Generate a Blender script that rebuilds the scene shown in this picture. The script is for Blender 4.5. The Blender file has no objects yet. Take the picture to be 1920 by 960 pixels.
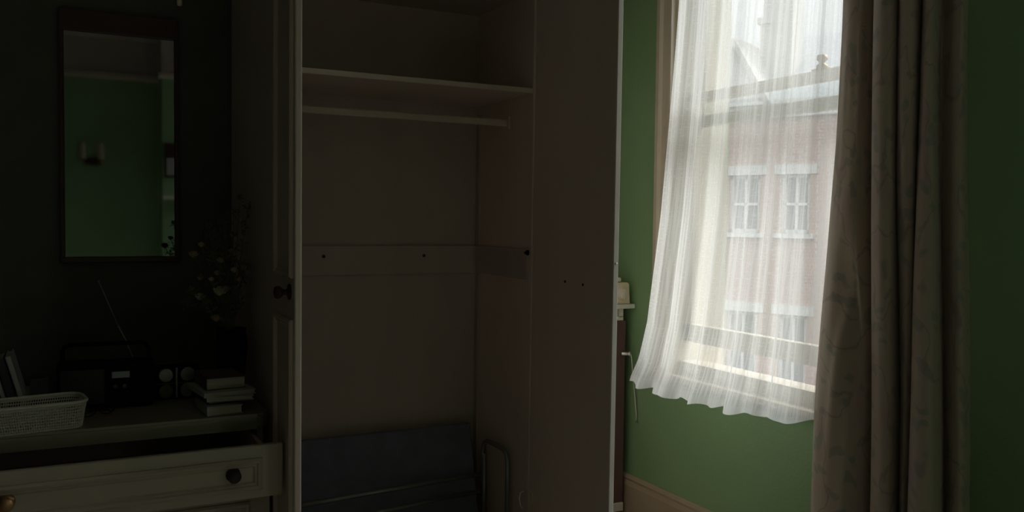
import bpy, bmesh, math, random
from mathutils import Vector, Matrix, noise
random.seed(7)
R = math.radians
sc = bpy.context.scene
C = sc.collection

# ------------------------------------------------------------------ camera, sky, exposure
H = 1.36
SKY_H, SKY_Z, SUN_E = .62, 4.6, 6.5
cam_d = bpy.data.cameras.new('camera'); cam = bpy.data.objects.new('camera', cam_d); C.objects.link(cam)
sc.camera = cam
cam_d.sensor_width = 36.0; cam_d.lens = 36.0 * 1629 / 1920; cam_d.clip_start = .02; cam_d.clip_end = 300
yaw, pitch, roll = R(27.41), R(2.40), R(.706)
fw = Vector((math.sin(yaw)*math.cos(pitch), math.cos(yaw)*math.cos(pitch), -math.sin(pitch)))
rt = Vector((math.cos(yaw), -math.sin(yaw), 0)); up = rt.cross(fw)
r2 = rt*math.cos(roll) + up*math.sin(roll); u2 = -rt*math.sin(roll) + up*math.cos(roll)
cam.matrix_world = Matrix(((r2.x, u2.x, -fw.x, 0), (r2.y, u2.y, -fw.y, 0), (r2.z, u2.z, -fw.z, H), (0, 0, 0, 1)))

sc.view_settings.view_transform = 'Standard'
sc.view_settings.look = 'None'
sc.view_settings.exposure = 0.0
sc.view_settings.gamma = 1.0
sc.view_settings.use_curve_mapping = False
w = bpy.data.worlds.new('overcast_sky'); sc.world = w; w.use_nodes = True
bg = w.node_tree.nodes['Background']
# overcast sky: three to four times brighter overhead than at the horizon
wn = w.node_tree.nodes; wl = w.node_tree.links
wc = wn.new('ShaderNodeTexCoord'); ws = wn.new('ShaderNodeSeparateXYZ'); wl.new(wc.outputs['Generated'], ws.inputs[0])
wr = wn.new('ShaderNodeMapRange'); wr.inputs[1].default_value = 0; wr.inputs[2].default_value = 1; wr.inputs[3].default_value = SKY_H; wr.inputs[4].default_value = SKY_Z
wl.new(ws.outputs['Z'], wr.inputs[0]); wl.new(wr.outputs[0], bg.inputs['Strength'])
bg.inputs['Color'].default_value = (.94, .97, 1.02, 1)
sun_d = bpy.data.lights.new('hazy_sun', 'SUN'); sun_d.energy = SUN_E; sun_d.angle = R(35); sun_d.color = (1.0, .98, .96)
sun = bpy.data.objects.new('hazy_sun', sun_d); C.objects.link(sun)
sun.rotation_euler = Vector((.78, -.10, .62)).to_track_quat('Z', 'Y').to_euler()
sc.cycles.max_bounces = 12; sc.cycles.diffuse_bounces = 8; sc.cycles.transparent_max_bounces = 16
sc.cycles.transmission_bounces = 8; sc.cycles.glossy_bounces = 5
sc.cycles.sample_clamp_indirect = 4.0
def portal(name, loc, sx, sy):            # sampling guide in a window opening, gives off no light of its own
    l = bpy.data.lights.new(name, 'AREA'); l.shape = 'RECTANGLE'; l.size = sx; l.size_y = sy
    l.cycles.is_portal = True
    o = bpy.data.objects.new(name, l); C.objects.link(o); o.location = loc
    o.rotation_euler = (R(90), 0, R(90))
    return o

# ------------------------------------------------------------------ materials
def mat(name, col, rough=.6, metal=0., var=.12, scale=6., bump=.0, bscale=60., spec=.5, coat=0., stretch=(1, 1, 1), coords='Object'):
    m = bpy.data.materials.new(name); m.use_nodes = True
    nt = m.node_tree; N = nt.nodes; L = nt.links
    b = N['Principled BSDF']
    b.inputs['Roughness'].default_value = rough; b.inputs['Metallic'].default_value = metal
    b.inputs['Specular IOR Level'].default_value = spec; b.inputs['Coat Weight'].default_value = coat
    tc = N.new('ShaderNodeTexCoord'); mp = N.new('ShaderNodeMapping'); mp.inputs['Scale'].default_value = stretch
    L.new(tc.outputs[coords], mp.inputs[0])
    n = N.new('ShaderNodeTexNoise'); n.inputs['Scale'].default_value = scale; n.inputs['Detail'].default_value = 6
    L.new(mp.outputs[0], n.inputs['Vector'])
    r = N.new('ShaderNodeValToRGB')
    r.color_ramp.elements[0].position = .3; r.color_ramp.elements[1].position = .7
    r.color_ramp.elements[0].color = tuple(c*(1-var) for c in col) + (1,)
    r.color_ramp.elements[1].color = tuple(min(1, c*(1+var)) for c in col) + (1,)
    L.new(n.outputs['Fac'], r.inputs[0]); L.new(r.outputs[0], b.inputs['Base Color'])
    if bump:
        n2 = N.new('ShaderNodeTexNoise'); n2.inputs['Scale'].default_value = bscale; n2.inputs['Detail'].default_value = 4
        L.new(mp.outputs[0], n2.inputs['Vector'])
        bp = N.new('ShaderNodeBump'); bp.inputs['Strength'].default_value = bump; bp.inputs['Distance'].default_value = .004
        L.new(n2.outputs['Fac'], bp.inputs['Height']); L.new(bp.outputs[0], b.inputs['Normal'])
    return m

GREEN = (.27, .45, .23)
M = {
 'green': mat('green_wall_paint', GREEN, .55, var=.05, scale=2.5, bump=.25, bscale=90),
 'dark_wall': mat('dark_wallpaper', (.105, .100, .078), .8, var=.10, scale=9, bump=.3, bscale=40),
 'cream_wall': mat('cream_frieze_paint', (.50, .47, .40), .7, var=.05),
 'ceiling': mat('ceiling_paint', (.62, .61, .58), .8, var=.05),
 'floor': mat('floor_carpet', (.50, .46, .41), .95, var=.25, scale=30, bump=.6, bscale=200),
 'trim': mat('cream_gloss_trim', (.60, .54, .42), .35, var=.06, bump=.1),
 'skirting': mat('skirting_brown_gloss', (.46, .38, .27), .4, var=.08, bump=.1),
 'wardrobe': mat('wardrobe_cream_paint', (.60, .50, .42), .42, var=.07, scale=3, bump=.12, bscale=50, stretch=(1, 1, .35)),
 'wardrobe_in': mat('wardrobe_inside_wood', (.46, .375, .325), .55, var=.10, scale=3, bump=.12, stretch=(1, 1, .3)),
 'dresser': mat('dresser_painted_wood', (.43, .38, .28), .38, var=.08, scale=4, bump=.1, stretch=(.3, 1, 1)),
 'dark_wood': mat('dark_red_wood', (.055, .018, .010), .35, var=.3, scale=10, bump=.1, stretch=(.3, 1, 1)),
 'dark_knob': mat('dark_knob_wood', (.035, .022, .016), .7, var=.2),
 'brown': mat('dark_brown_laminate', (.14, .078, .072), .32, var=.12, scale=4, bump=.05),
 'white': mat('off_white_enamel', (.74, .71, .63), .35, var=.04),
 'ivory': mat('ivory_plastic', (.82, .72, .52), .35, var=.05),
 'brass': mat('aged_brass', (.40, .24, .12), .5, 1., var=.15, scale=20),
 'steel': mat('steel', (.78, .77, .75), .4, 1., var=.08, scale=20),
 'black': mat('black_plastic', (.004, .004, .004), .75, var=.2, spec=.08),
 'hole': mat('screw_hole_dark', (.006, .005, .004), .9),
 'blue': mat('blue_grey_canvas', (.14, .155, .20), .8, var=.12, scale=14, bump=.4, bscale=300),
 'tube': mat('grey_steel_tube', (.28, .29, .29), .35, .6, var=.1),
 'paper': mat('page_edges', (.50, .45, .36), .8, var=.12, scale=60, stretch=(.2, .2, 8)),
 'paper_grey': mat('pale_book_cover', (.45, .45, .42), .6, var=.08),
 'red_cover': mat('red_brown_book_cover', (.22, .10, .07), .6, var=.1),
 'brown_cover': mat('drab_brown_book_cover', (.13, .10, .07), .6, var=.1),
 'dark_cover': mat('dark_book_cover', (.05, .05, .055), .5, var=.2),
 'basket': mat('pale_plastic_basket', (.68, .65, .54), .45, var=.05),
 'screen': mat('grey_display_glass', (.30, .31, .32), .15, var=.1),
 'petal': mat('dried_petals', (.36, .27, .15), .85, var=.35, scale=40),
 'petal_pale': mat('dried_pale_petals', (.42, .38, .26), .85, var=.25, scale=40),
 'stem': mat('dried_stems', (.13, .12, .06), .9, var=.3, scale=30),
 'slate': mat('slate_roof', (.33, .34, .36), .7, var=.12, scale=8),
 'asphalt': mat('street_asphalt', (.10, .10, .10), .9, var=.2),
 'stucco': mat('weathered_grey_stucco', (.52, .49, .45), .9, var=.08),
 'outside_white': mat('white_painted_stone', (.68, .66, .63), .6, var=.04),
 'outside_glass': mat('dark_window_glass', (.16, .17, .18), .08, var=.2),
 'candle': mat('ivory_candle_tube', (.60, .55, .42), .5, var=.05),
 'tin_green': mat('olive_lid', (.14, .15, .06), .4, var=.1),
 'tin_grey': mat('grey_lid', (.30, .30, .29), .35, .3, var=.1),
}

def brick_mat():
    m = bpy.data.materials.new('red_brick'); m.use_nodes = True; nt = m.node_tree; N = nt.nodes; L = nt.links
    b = N['Principled BSDF']; b.inputs['Roughness'].default_value = .85
    tc = N.new('ShaderNodeTexCoord'); sx = N.new('ShaderNodeSeparateXYZ'); cx = N.new('ShaderNodeCombineXYZ')
    L.new(tc.outputs['Object'], sx.inputs[0]); L.new(sx.outputs['X'], cx.inputs['X']); L.new(sx.outputs['Z'], cx.inputs['Y'])
    br = N.new('ShaderNodeTexBrick'); br.inputs['Color1'].default_value = (.50, .32, .26, 1); br.inputs['Color2'].default_value = (.44, .26, .21, 1)
    br.inputs['Mortar'].default_value = (.55, .48, .43, 1); br.inputs['Scale'].default_value = 1.0
    br.inputs['Brick Width'].default_value = .23; br.inputs['Row Height'].default_value = .075; br.inputs['Mortar Size'].default_value = .008
    L.new(cx.outputs[0], br.inputs['Vector']); L.new(br.outputs['Color'], b.inputs['Base Color'])
    return m
M['brick'] = brick_mat()

def mirror_mat():
    m = mat('aged_mirror_silvering', (.34, .34, .34), .03, 1., var=.05, scale=3)
    return m
M['mirror'] = mirror_mat()

def glass_mat():
    m = bpy.data.materials.new('window_pane_glass'); m.use_nodes = True; nt = m.node_tree; N = nt.nodes; L = nt.links
    N.remove(N['Principled BSDF']); out = N['Material Output']
    t = N.new('ShaderNodeBsdfTransparent'); t.inputs[0].default_value = (.93, .95, .94, 1)
    g = N.new('ShaderNodeBsdfGlossy'); g.inputs['Roughness'].default_value = .02
    f = N.new('ShaderNodeLayerWeight'); f.inputs['Blend'].default_value = .5      # facing: 1 - cos
    pw = N.new('ShaderNodeMath'); pw.operation = 'POWER'; pw.inputs[1].default_value = 5; L.new(f.outputs['Facing'], pw.inputs[0])
    n = N.new('ShaderNodeTexNoise'); n.inputs['Scale'].default_value = 3
    ma = N.new('ShaderNodeMath'); ma.operation = 'MULTIPLY_ADD'; ma.inputs[1].default_value = .02; ma.inputs[2].default_value = .02
    L.new(n.outputs['Fac'], ma.inputs[0])
    mm = N.new('ShaderNodeMath'); mm.operation = 'MULTIPLY_ADD'; mm.inputs[1].default_value = .95
    L.new(pw.outputs[0], mm.inputs[0]); L.new(ma.outputs[0], mm.inputs[2])
    x = N.new('ShaderNodeMixShader'); L.new(mm.outputs[0], x.inputs[0]); L.new(t.outputs[0], x.inputs[1]); L.new(g.outputs[0], x.inputs[2])
    L.new(x.outputs[0], out.inputs[0])
    return m
M['glass'] = glass_mat()

def net_mat():
    # open leno weave: close vertical threads, columns of little ladders; uv in metres of cloth
    m = bpy.data.materials.new('white_net_voile'); m.use_nodes = True; nt = m.node_tree; N = nt.nodes; L = nt.links
    N.remove(N['Principled BSDF']); out = N['Material Output']
    def math_(op, a, b=None, c=None):
        n = N.new('ShaderNodeMath'); n.operation = op
        for i, v in enumerate((a, b, c)):
            if v is None: continue
            if isinstance(v, (int, float)): n.inputs[i].default_value = v
            else: L.new(v, n.inputs[i])
        return n.outputs[0]
    uv = N.new('ShaderNodeUVMap'); uv.uv_map = 'UVMap'
    s = N.new('ShaderNodeSeparateXYZ'); L.new(uv.outputs[0], s.inputs[0])
    u, v = s.outputs['X'], s.outputs['Y']
    # slight wander of the threads
    nz = N.new('ShaderNodeTexNoise'); nz.inputs['Scale'].default_value = 9; L.new(uv.outputs[0], nz.inputs['Vector'])
    uw = math_('MULTIPLY_ADD', nz.outputs['Fac'], .006, u)
    # vertical threads every 6 mm
    fr = math_('FRACT', math_('MULTIPLY', uw, 1/.0062)); th_v = math_('LESS_THAN', fr, .30)
    # thick vertical slubs of random spacing
    sl = N.new('ShaderNodeTexNoise'); sl.noise_dimensions = '2D'; sl.inputs['Scale'].default_value = 1; sl.inputs['Detail'].default_value = 3
    cm = N.new('ShaderNodeCombineXYZ'); L.new(math_('MULTIPLY', u, 90), cm.inputs[0]); L.new(math_('MULTIPLY', v, 1.2), cm.inputs[1])
    L.new(cm.outputs[0], sl.inputs['Vector'])
    slub = N.new('ShaderNodeMapRange'); slub.inputs[1].default_value = .45; slub.inputs[2].default_value = .62; L.new(sl.outputs['Fac'], slub.inputs[0])
    # horizontal rungs, broken
    sl2 = N.new('ShaderNodeTexNoise'); sl2.noise_dimensions = '2D'; sl2.inputs['Scale'].default_value = 1; sl2.inputs['Detail'].default_value = 2
    cm2 = N.new('ShaderNodeCombineXYZ'); L.new(math_('MULTIPLY', u, 22), cm2.inputs[0]); L.new(math_('MULTIPLY', v, 150), cm2.inputs[1])
    L.new(cm2.outputs[0], sl2.inputs['Vector'])
    rung = N.new('ShaderNodeMapRange'); rung.inputs[1].default_value = .56; rung.inputs[2].default_value = .68; L.new(sl2.outputs['Fac'], rung.inputs[0])
    a = math_('MAXIMUM', math_('MULTIPLY', th_v, .55), math_('MULTIPLY', slub.outputs[0], .62))
    a = math_('MAXIMUM', a, math_('MULTIPLY', rung.outputs[0], .45))
    # denser hem
    hem = N.new('ShaderNodeMapRange'); hem.inputs[1].default_value = .045; hem.inputs[2].default_value = .03; L.new(v, hem.inputs[0])
    a = math_('MAXIMUM', a, math_('MULTIPLY', hem.outputs[0], .45))
    a = math_('MULTIPLY_ADD', a, .40, .55)
    a = math_('MINIMUM', a, .97)
    d = N.new('ShaderNodeBsdfDiffuse'); d.inputs[0].default_value = (.88, .86, .82, 1)
    t = N.new('ShaderNodeBsdfTranslucent'); t.inputs[0].default_value = (.62, .625, .615, 1)
    x = N.new('ShaderNodeMixShader'); x.inputs[0].default_value = .62; L.new(d.outputs[0], x.inputs[1]); L.new(t.outputs[0], x.inputs[2])
    tr = N.new('ShaderNodeBsdfTransparent')
    y = N.new('ShaderNodeMixShader'); L.new(a, y.inputs[0]); L.new(tr.outputs[0], y.inputs[1]); L.new(x.outputs[0], y.inputs[2])
    L.new(y.outputs[0], out.inputs[0])
    return m
M['net'] = net_mat()

def drape_mat():
    m = bpy.data.materials.new('printed_heavy_curtain_cloth'); m.use_nodes = True; nt = m.node_tree; N = nt.nodes; L = nt.links
    b = N['Principled BSDF']; b.inputs['Roughness'].default_value = .85; b.inputs['Sheen Weight'].default_value = .15
    uv = N.new('ShaderNodeUVMap'); uv.uv_map = 'UVMap'
    wz = N.new('ShaderNodeTexNoise'); wz.inputs['Scale'].default_value = 7; wz.inputs['Detail'].default_value = 3; L.new(uv.outputs[0], wz.inputs['Vector'])
    vm = N.new('ShaderNodeVectorMath'); vm.operation = 'MULTIPLY_ADD'; vm.inputs[1].default_value = (.16, .16, 0)
    L.new(wz.outputs['Color'], vm.inputs[0]); L.new(uv.outputs[0], vm.inputs[2])
    def ramp(src, stops):
        r = N.new('ShaderNodeValToRGB'); e = r.color_ramp.elements
        e[0].position, e[0].color = stops[0][0], (stops[0][1],)*3 + (1,)
        e[1].position, e[1].color = stops[1][0], (stops[1][1],)*3 + (1,)
        for p, c in stops[2:]: q = e.new(p); q.color = (c,)*3 + (1,)
        L.new(src, r.inputs[0]); return r.outputs[0]
    # stems: thin contour lines of a noise field
    st = N.new('ShaderNodeTexNoise'); st.inputs['Scale'].default_value = 4.2; st.inputs['Detail'].default_value = 1; L.new(vm.outputs[0], st.inputs['Vector'])
    stem = ramp(st.outputs['Fac'], [(.485, 0), (.5, 1), (.515, 0)])
    # leaves / petals: distorted voronoi blobs
    mp = N.new('ShaderNodeMapping'); mp.inputs['Rotation'].default_value = (0, 0, .7); mp.inputs['Scale'].default_value = (1, 2.1, 1)
    L.new(vm.outputs[0], mp.inputs[0])
    vo = N.new('ShaderNodeTexVoronoi'); vo.inputs['Scale'].default_value = 9; L.new(mp.outputs[0], vo.inputs['Vector'])
    leaf = ramp(vo.outputs['Distance'], [(.24, 1), (.34, 0)])
    mp2 = N.new('ShaderNodeMapping'); mp2.inputs['Rotation'].default_value = (0, 0, -.9); mp2.inputs['Scale'].default_value = (1.6, 1, 1); mp2.inputs['Location'].default_value = (3.1, 1.7, 0)
    L.new(vm.outputs[0], mp2.inputs[0])
    vo2 = N.new('ShaderNodeTexVoronoi'); vo2.inputs['Scale'].default_value = 6.0; L.new(mp2.outputs[0], vo2.inputs['Vector'])
    pet = ramp(vo2.outputs['Distance'], [(.25, 1), (.38, 0)])
    def mix(fac, a, bcol):
        x = N.new('ShaderNodeMix'); x.data_type = 'RGBA'
        L.new(fac, x.inputs[0])
        if isinstance(a, tuple): x.inputs[6].default_value = a
        else: L.new(a, x.inputs[6])
        x.inputs[7].default_value = bcol
        return x.outputs[2]
    c = mix(pet, (.52, .45, .36, 1), (.50, .40, .345, 1))
    c = mix(leaf, c, (.37, .365, .30, 1))
    c = mix(stem, c, (.37, .32, .265, 1))
    L.new(c, b.inputs['Base Color'])
    n2 = N.new('ShaderNodeTexNoise'); n2.inputs['Scale'].default_value = 400; L.new(uv.outputs[0], n2.inputs['Vector'])
    bp = N.new('ShaderNodeBump'); bp.inputs['Strength'].default_value = .2; bp.inputs['Distance'].default_value = .001
    L.new(n2.outputs['Fac'], bp.inputs['Height']); L.new(bp.outputs[0], b.inputs['Normal'])
    return m
M['drape'] = drape_mat()

# ------------------------------------------------------------------ mesh helpers
class MB:
    def __init__(s): s.bm = bmesh.new()
    def box(s, x0, x1, y0, y1, z0, z1, bev=0., seg=2):
        bm = s.bm
        vs = [bm.verts.new(p) for p in ((x0,y0,z0),(x1,y0,z0),(x1,y1,z0),(x0,y1,z0),(x0,y0,z1),(x1,y0,z1),(x1,y1,z1),(x0,y1,z1))]
        fs = [bm.faces.new([vs[i] for i in q]) for q in ((0,3,2,1),(4,5,6,7),(0,1,5,4),(1,2,6,5),(2,3,7,6),(3,0,4,7))]
        if bev > 0:
            es = list({e for f in fs for e in f.edges})
            bmesh.ops.bevel(bm, geom=es, offset=bev, segments=seg, affect='EDGES', profile=.5, clamp_overlap=True)
        return s
    def prism(s, pts, a, b, axis='z', bev=0.):
        bm = s.bm
        def P(p, h):
            return {'z': (p[0], p[1], h), 'y': (p[0], h, p[1]), 'x': (h, p[0], p[1])}[axis]
        lo = [bm.verts.new(P(p, a)) for p in pts]; hi = [bm.verts.new(P(p, b)) for p in pts]
        n = len(pts); fs = [bm.faces.new(lo[::-1]), bm.faces.new(hi)]
        for i in range(n): fs.append(bm.faces.new((lo[i], lo[(i+1) % n], hi[(i+1) % n], hi[i])))
        if bev:
            bmesh.ops.bevel(bm, geom=list(set(fs[0].edges) | set(fs[1].edges)), offset=bev, segments=2, affect='EDGES', clamp_overlap=True)
        return s
    def tube(s, path, r, seg=10, close=False, caps=True):
        bm = s.bm; P = [Vector(p) for p in path]; n = len(P); rings = []
        rs = r if isinstance(r, (list, tuple)) else [r]*n
        prev = None
        for i in range(n):
            if close: t = P[(i+1) % n] - P[i-1]
            else: t = P[min(i+1, n-1)] - P[max(i-1, 0)]
            t.normalize()
            if prev is None:
                a = Vector((0, 0, 1)) if abs(t.z) < .9 else Vector((1, 0, 0))
                x = t.cross(a).normalized()
            else: x = (prev - t*prev.dot(t)).normalized()
            prev = x; y = t.cross(x)
            rings.append([bm.verts.new(P[i] + (x*math.cos(2*math.pi*k/seg) + y*math.sin(2*math.pi*k/seg))*rs[i]) for k in range(seg)])
        for i in range(n if close else n-1):
            A, B = rings[i], rings[(i+1) % n]
            for k in range(seg): bm.faces.new((A[k], A[(k+1) % seg], B[(k+1) % seg], B[k]))
        if caps and not close:
            bm.faces.new(rings[0][::-1]); bm.faces.new(rings[-1])
        return s
    def lathe(s, prof, origin=(0,0,0), axis=(0,0,1), seg=24, ex=1., ey=1.):
        bm = s.bm; o = Vector(origin); q = Vector((0,0,1)).rotation_difference(Vector(axis).normalized())
        rings = []
        for r, h in prof:
            if r < 1e-5: rings.append([bm.verts.new(o + q @ Vector((0,0,h)))])
            else: rings.append([bm.verts.new(o + q @ Vector((r*ex*math.cos(2*math.pi*k/seg), r*ey*math.sin(2*math.pi*k/seg), h))) for k in range(seg)])
        for A, B in zip(rings, rings[1:]):
            for k in range(seg):
                k2 = (k+1) % seg
                if len(A) == 1 and len(B) > 1: bm.faces.new((A[0], B[k2], B[k]))
                elif len(B) == 1 and len(A) > 1: bm.faces.new((A[k], A[k2], B[0]))
                elif len(A) > 1: bm.faces.new((A[k], A[k2], B[k2], B[k]))
        for Rg, rev in ((rings[0], True), (rings[-1], False)):
            if len(Rg) > 1: bm.faces.new(Rg[::-1] if rev else Rg)
        return s
    def sphere(s, c, r, sx=1, sy=1, sz=1, u=12, v=8):
        g = bmesh.ops.create_uvsphere(s.bm, u_segments=u, v_segments=v, radius=r)
        for q in g['verts']: q.co = Vector((q.co.x*sx, q.co.y*sy, q.co.z*sz)) + Vector(c)
        return s
    def ring_frame(s, x0, x1, z0, z1, y, wd, dp, axis='y', sgn=-1):
        """moulding: mitred picture-frame with stepped profile, standing proud of plane (axis=y or x) towards sgn"""
        bm = s.bm
        prof = [(0, 0), (0, dp*.55), (wd*.25, dp), (wd*.5, dp*.75), (wd*.62, dp*.35), (wd*.8, dp*.45), (wd, 0)]
        rings = []
        for off, h in prof:
            cs = ((x0+off, z0+off), (x1-off, z0+off), (x1-off, z1-off), (x0+off, z1-off))
            rings.append([bm.verts.new((c[0], y+sgn*h, c[1]) if axis == 'y' else (y+sgn*h, c[0], c[1])) for c in cs])
        for A, B in zip(rings, rings[1:]):
            for k in range(4): bm.faces.new((A[k], A[(k+1) % 4], B[(k+1) % 4], B[k]))
        return s
    def xf(s, m):
        bmesh.ops.transform(s.bm, matrix=m, verts=s.bm.verts); return s
    def build(s, name, material, parent=None, smooth=False, wn=False):
        bmesh.ops.recalc_face_normals(s.bm, faces=s.bm.faces)
        me = bpy.data.meshes.new(name); s.bm.to_mesh(me); s.bm.free()
        o = bpy.data.objects.new(name, me); C.objects.link(o)
        for m in (material if isinstance(material, (list, tuple)) else [material]): me.materials.append(m)
        if smooth:
            for p in me.polygons: p.use_smooth = True
        if parent is not None:
            o.parent = parent
            o.matrix_parent_inverse = world(parent).inverted()
        return o
def world(o):
    m = o.matrix_basis.copy()
    return (world(o.parent) @ o.matrix_parent_inverse @ m) if o.parent else m
def thing(name, label, cat, loc=(0,0,0), group=None):
    o = bpy.data.objects.new(name, None); C.objects.link(o); o.location = loc; o.empty_display_size = .1
    o['label'] = label; o['category'] = cat
    if group: o['group'] = group
    return o
def tag(o, label, cat, group=None):
    o['label'] = label; o['category'] = cat
    if group: o['group'] = group
    return o
def struct(o, label=None):
    o['kind'] = 'structure'
    if label: o['label'] = label
    return o
def shade(o, ang=35):
    for p in o.data.polygons: p.use_smooth = True
    bpy.context.view_layer.objects.active = o
    try: o.data.set_sharp_from_angle(angle=R(ang))
    except Exception: pass
    return o

# ------------------------------------------------------------------ room shell
XL, XR, YB, YR, ZC = -2.2, 2.28, 3.43, -1.8, 3.05
YW0, YW1, ZW0, ZW1 = 1.86, 2.94, .70, 2.80       # window in the right wall
V0, V1 = -1.50, -.25                             # second window of the same wall, behind the photographer
struct(MB().box(XL-.1, XR+.3, YR-.1, YB+.1, -.12, 0).build('floor', M['floor']))
struct(MB().box(XL-.1, XR+.3, YR-.1, YB+.1, ZC, ZC+.12).build('ceiling', M['ceiling']))
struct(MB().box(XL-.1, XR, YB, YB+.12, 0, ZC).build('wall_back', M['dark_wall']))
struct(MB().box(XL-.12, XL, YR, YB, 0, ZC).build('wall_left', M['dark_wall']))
b = MB()
def wbox(y0, y1, z0, z1): b.box(XR, XR+.30, y0, y1, z0, z1)
wbox(YR-.12, V0, 0, ZC); wbox(V0, V1, 0, ZW0); wbox(V0, V1, ZW1, ZC)
wbox(V1, YW0, 0, ZC); wbox(YW0, YW1, 0, ZW0); wbox(YW0, YW1, ZW1, ZC); wbox(YW1, YB+.12, 0, ZC)
struct(b.build('wall_right', M['green']))
# rear wall: green below the picture rail, cream frieze above; a chimney breast stands forward of it
PR = 2.60
struct(MB().box(XL, XR, YR-.12, YR, 0, PR).build('wall_rear', M['green']))
struct(MB().box(XL, XR, YR-.12, YR, PR, ZC).build('wall_rear_frieze', M['cream_wall']))
struct(MB().box(.80, 1.9, YR, YR+.30, 0, ZC).build('wall_rear_chimney', M['green']))
struct(MB().box(.795, 1.905, YR, YR+.305, PR, ZC).build('wall_rear_chimney_frieze', M['cream_wall']))
struct(MB().prism([(YR, PR-.03), (YR+.035, PR-.01), (YR+.03, PR+.02), (YR, PR+.03)], XL, .80, 'x').build('trim_1', M['trim']))
struct(MB().prism([(YR+.30, PR-.03), (YR+.34, PR-.01), (YR+.335, PR+.02), (YR+.30, PR+.03)], .77, 1.93, 'x').build('trim_2', M['trim']))
struct(MB().prism([(YR, ZC-.12), (YR+.02, ZC-.12), (YR+.12, ZC-.01), (YR+.12, ZC), (YR, ZC)], XL, .8, 'x').build('trim_3', M['cream_wall']))
# baseboards
prof = [(0, 0), (-.022, 0), (-.022, .17), (-.016, .19), (-.018, .20), (-.006, .214), (0, .214)]
struct(MB().prism([(XR+p[0], p[1]) for p in prof], YR, YB, 'y').build('baseboard_right', M['skirting']))
struct(MB().prism([(YB+p[0], p[1]) for p in prof], XL, XR-.022, 'x').build('baseboard_back', M['skirting']))

# window_1: architrave, sill, two sashes
def sash_window(nm, y0, y1, gap, parent_label):
    e = bpy.data.objects.new(nm, None); C.objects.link(e); e.location = (XR+.1, (y0+y1)/2, ZW0); e['kind'] = 'structure'; e['label'] = parent_label
    # architrave with stepped profile
    pr_ = [(0, 0), (-.022, 0), (-.022, .018), (-.016, .024), (-.016, .062), (-.030, .070), (-.030, .090), (0, .095)]
    m = MB()
    m.prism([(XR+p[0], y1+p[1]) for p in pr_], ZW0-.02, ZW1+.09, 'z')
    m.prism([(XR+p[0], y0-p[1]) for p in pr_][::-1], ZW0-.02, ZW1+.09, 'z')
    m.box(XR-.025, XR, y0-.09, y1+.09, ZW1, ZW1+.09)
    m.build('window_frame', M['trim'], e)
    m = MB().box(XR+.001, XR+.28, y0, y0+.018, ZW0, ZW1).box(XR+.001, XR+.28, y1-.018, y1, ZW0, ZW1).box(XR+.001, XR+.28, y0, y1, ZW1-.018, ZW1)
    m.build('reveal_lining', M['trim'], e)
    m = MB().box(XR-.035, XR+.06, y0-.10, y1+.10, .695, .722, .006)
    m.prism([(XR+.04, .70), (XR+.34, .70), (XR+.34, .706), (XR+.14, .772), (XR+.04, .772)], y0+.018, y1-.018, 'y', .003)
    m.build('window_sill', M['trim'], e)
    ya, yb = y0+.018, y1-.018
    zb = .772 + gap
    def sash(x0, x1, za, zt, br, tr, st=.05):
        s = MB().box(x0, x1, ya, yb, za, za+br, .004).box(x0, x1, ya, yb, zt-tr, zt, .004)
        s.box(x0, x1, ya, ya+st, za, zt, .004).box(x0, x1, yb-st, yb, za, zt, .004)
        f = s.build('sash', M['trim'], e)
        MB().box((x0+x1)/2-.002, (x0+x1)/2+.002, ya+st-.005, yb-st+.005, za+br-.005, zt-tr+.005).build('pane', M['glass'], f)
        return f
    lo = sash(XR+.055, XR+.095, zb, 1.892, .074, .040)
    sash(XR+.105, XR+.145, 1.76, ZW1-.018, .045, .06)
    # brass sash fastener
    yc = 2.21 if gap > 0 else (y0+y1)/2
    c = MB().box(XR+.055, XR+.085, yc-.035, yc+.035, 1.892, 1.898, .001)
    c.lathe([(0, 0), (.018, 0), (.020, .010), (.012, .016), (.010, .022), (.019, .032), (.016, .046), (0, .050)], (XR+.070, yc, 1.897))
    c.build('sash_fastener', M['brass'], lo, smooth=True)
    return e
sash_window('window_1', YW0, YW1, .085, 'cream sash window with its lower sash raised a little')
sash_window('window_2', V0, V1, 0., 'second sash window further along the right wall')
portal('window_portal', (XR+.32, (YW0+YW1)/2, (ZW0+ZW1)/2), YW1-YW0, ZW1-ZW0)
portal('second_window_portal', (XR+.32, (V0+V1)/2, (ZW0+ZW1)/2), V1-V0, ZW1-ZW0)

# ------------------------------------------------------------------ cloth helper
def sheet(name, fn, nu, nv, material, parent=None, thick=0.):
    """fn(u, v) -> (point, cloth_u, cloth_v); u, v in 0..1"""
    verts, uvs = [], []
    for j in range(nv+1):
        for i in range(nu+1):
            p, a, c = fn(i/nu, j/nv); verts.append(p); uvs.append((a, c))
    faces = [(j*(nu+1)+i, j*(nu+1)+i+1, (j+1)*(nu+1)+i+1, (j+1)*(nu+1)+i) for j in range(nv) for i in range(nu)]
    me = bpy.data.meshes.new(name); me.from_pydata(verts, [], faces); me.update()
    ul = me.uv_layers.new(name='UVMap')
    for l in me.loops: ul.data[l.index].uv = uvs[l.vertex_index]
    for p in me.polygons: p.use_smooth = True
    me.materials.append(material)
    o = bpy.data.objects.new(name, me); C.objects.link(o)
    if parent is not None: o.parent = parent; o.matrix_parent_inverse = world(parent).inverted()
    if thick:
        s = o.modifiers.new('thickness', 'SOLIDIFY'); s.thickness = thick; s.offset = 0
    return o
def lerp(a, b, t): return a + (b-a)*t
def interp(tab, t):
    for (a, va), (b_, vb) in zip(tab, tab[1:]):
        if t <= b_:
            k = max(0, (t-a)/(b_-a)); k = k*k*(3-2*k) if len(tab) > 3 else k
            return va + (vb-va)*k
    return tab[-1][1]
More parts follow.
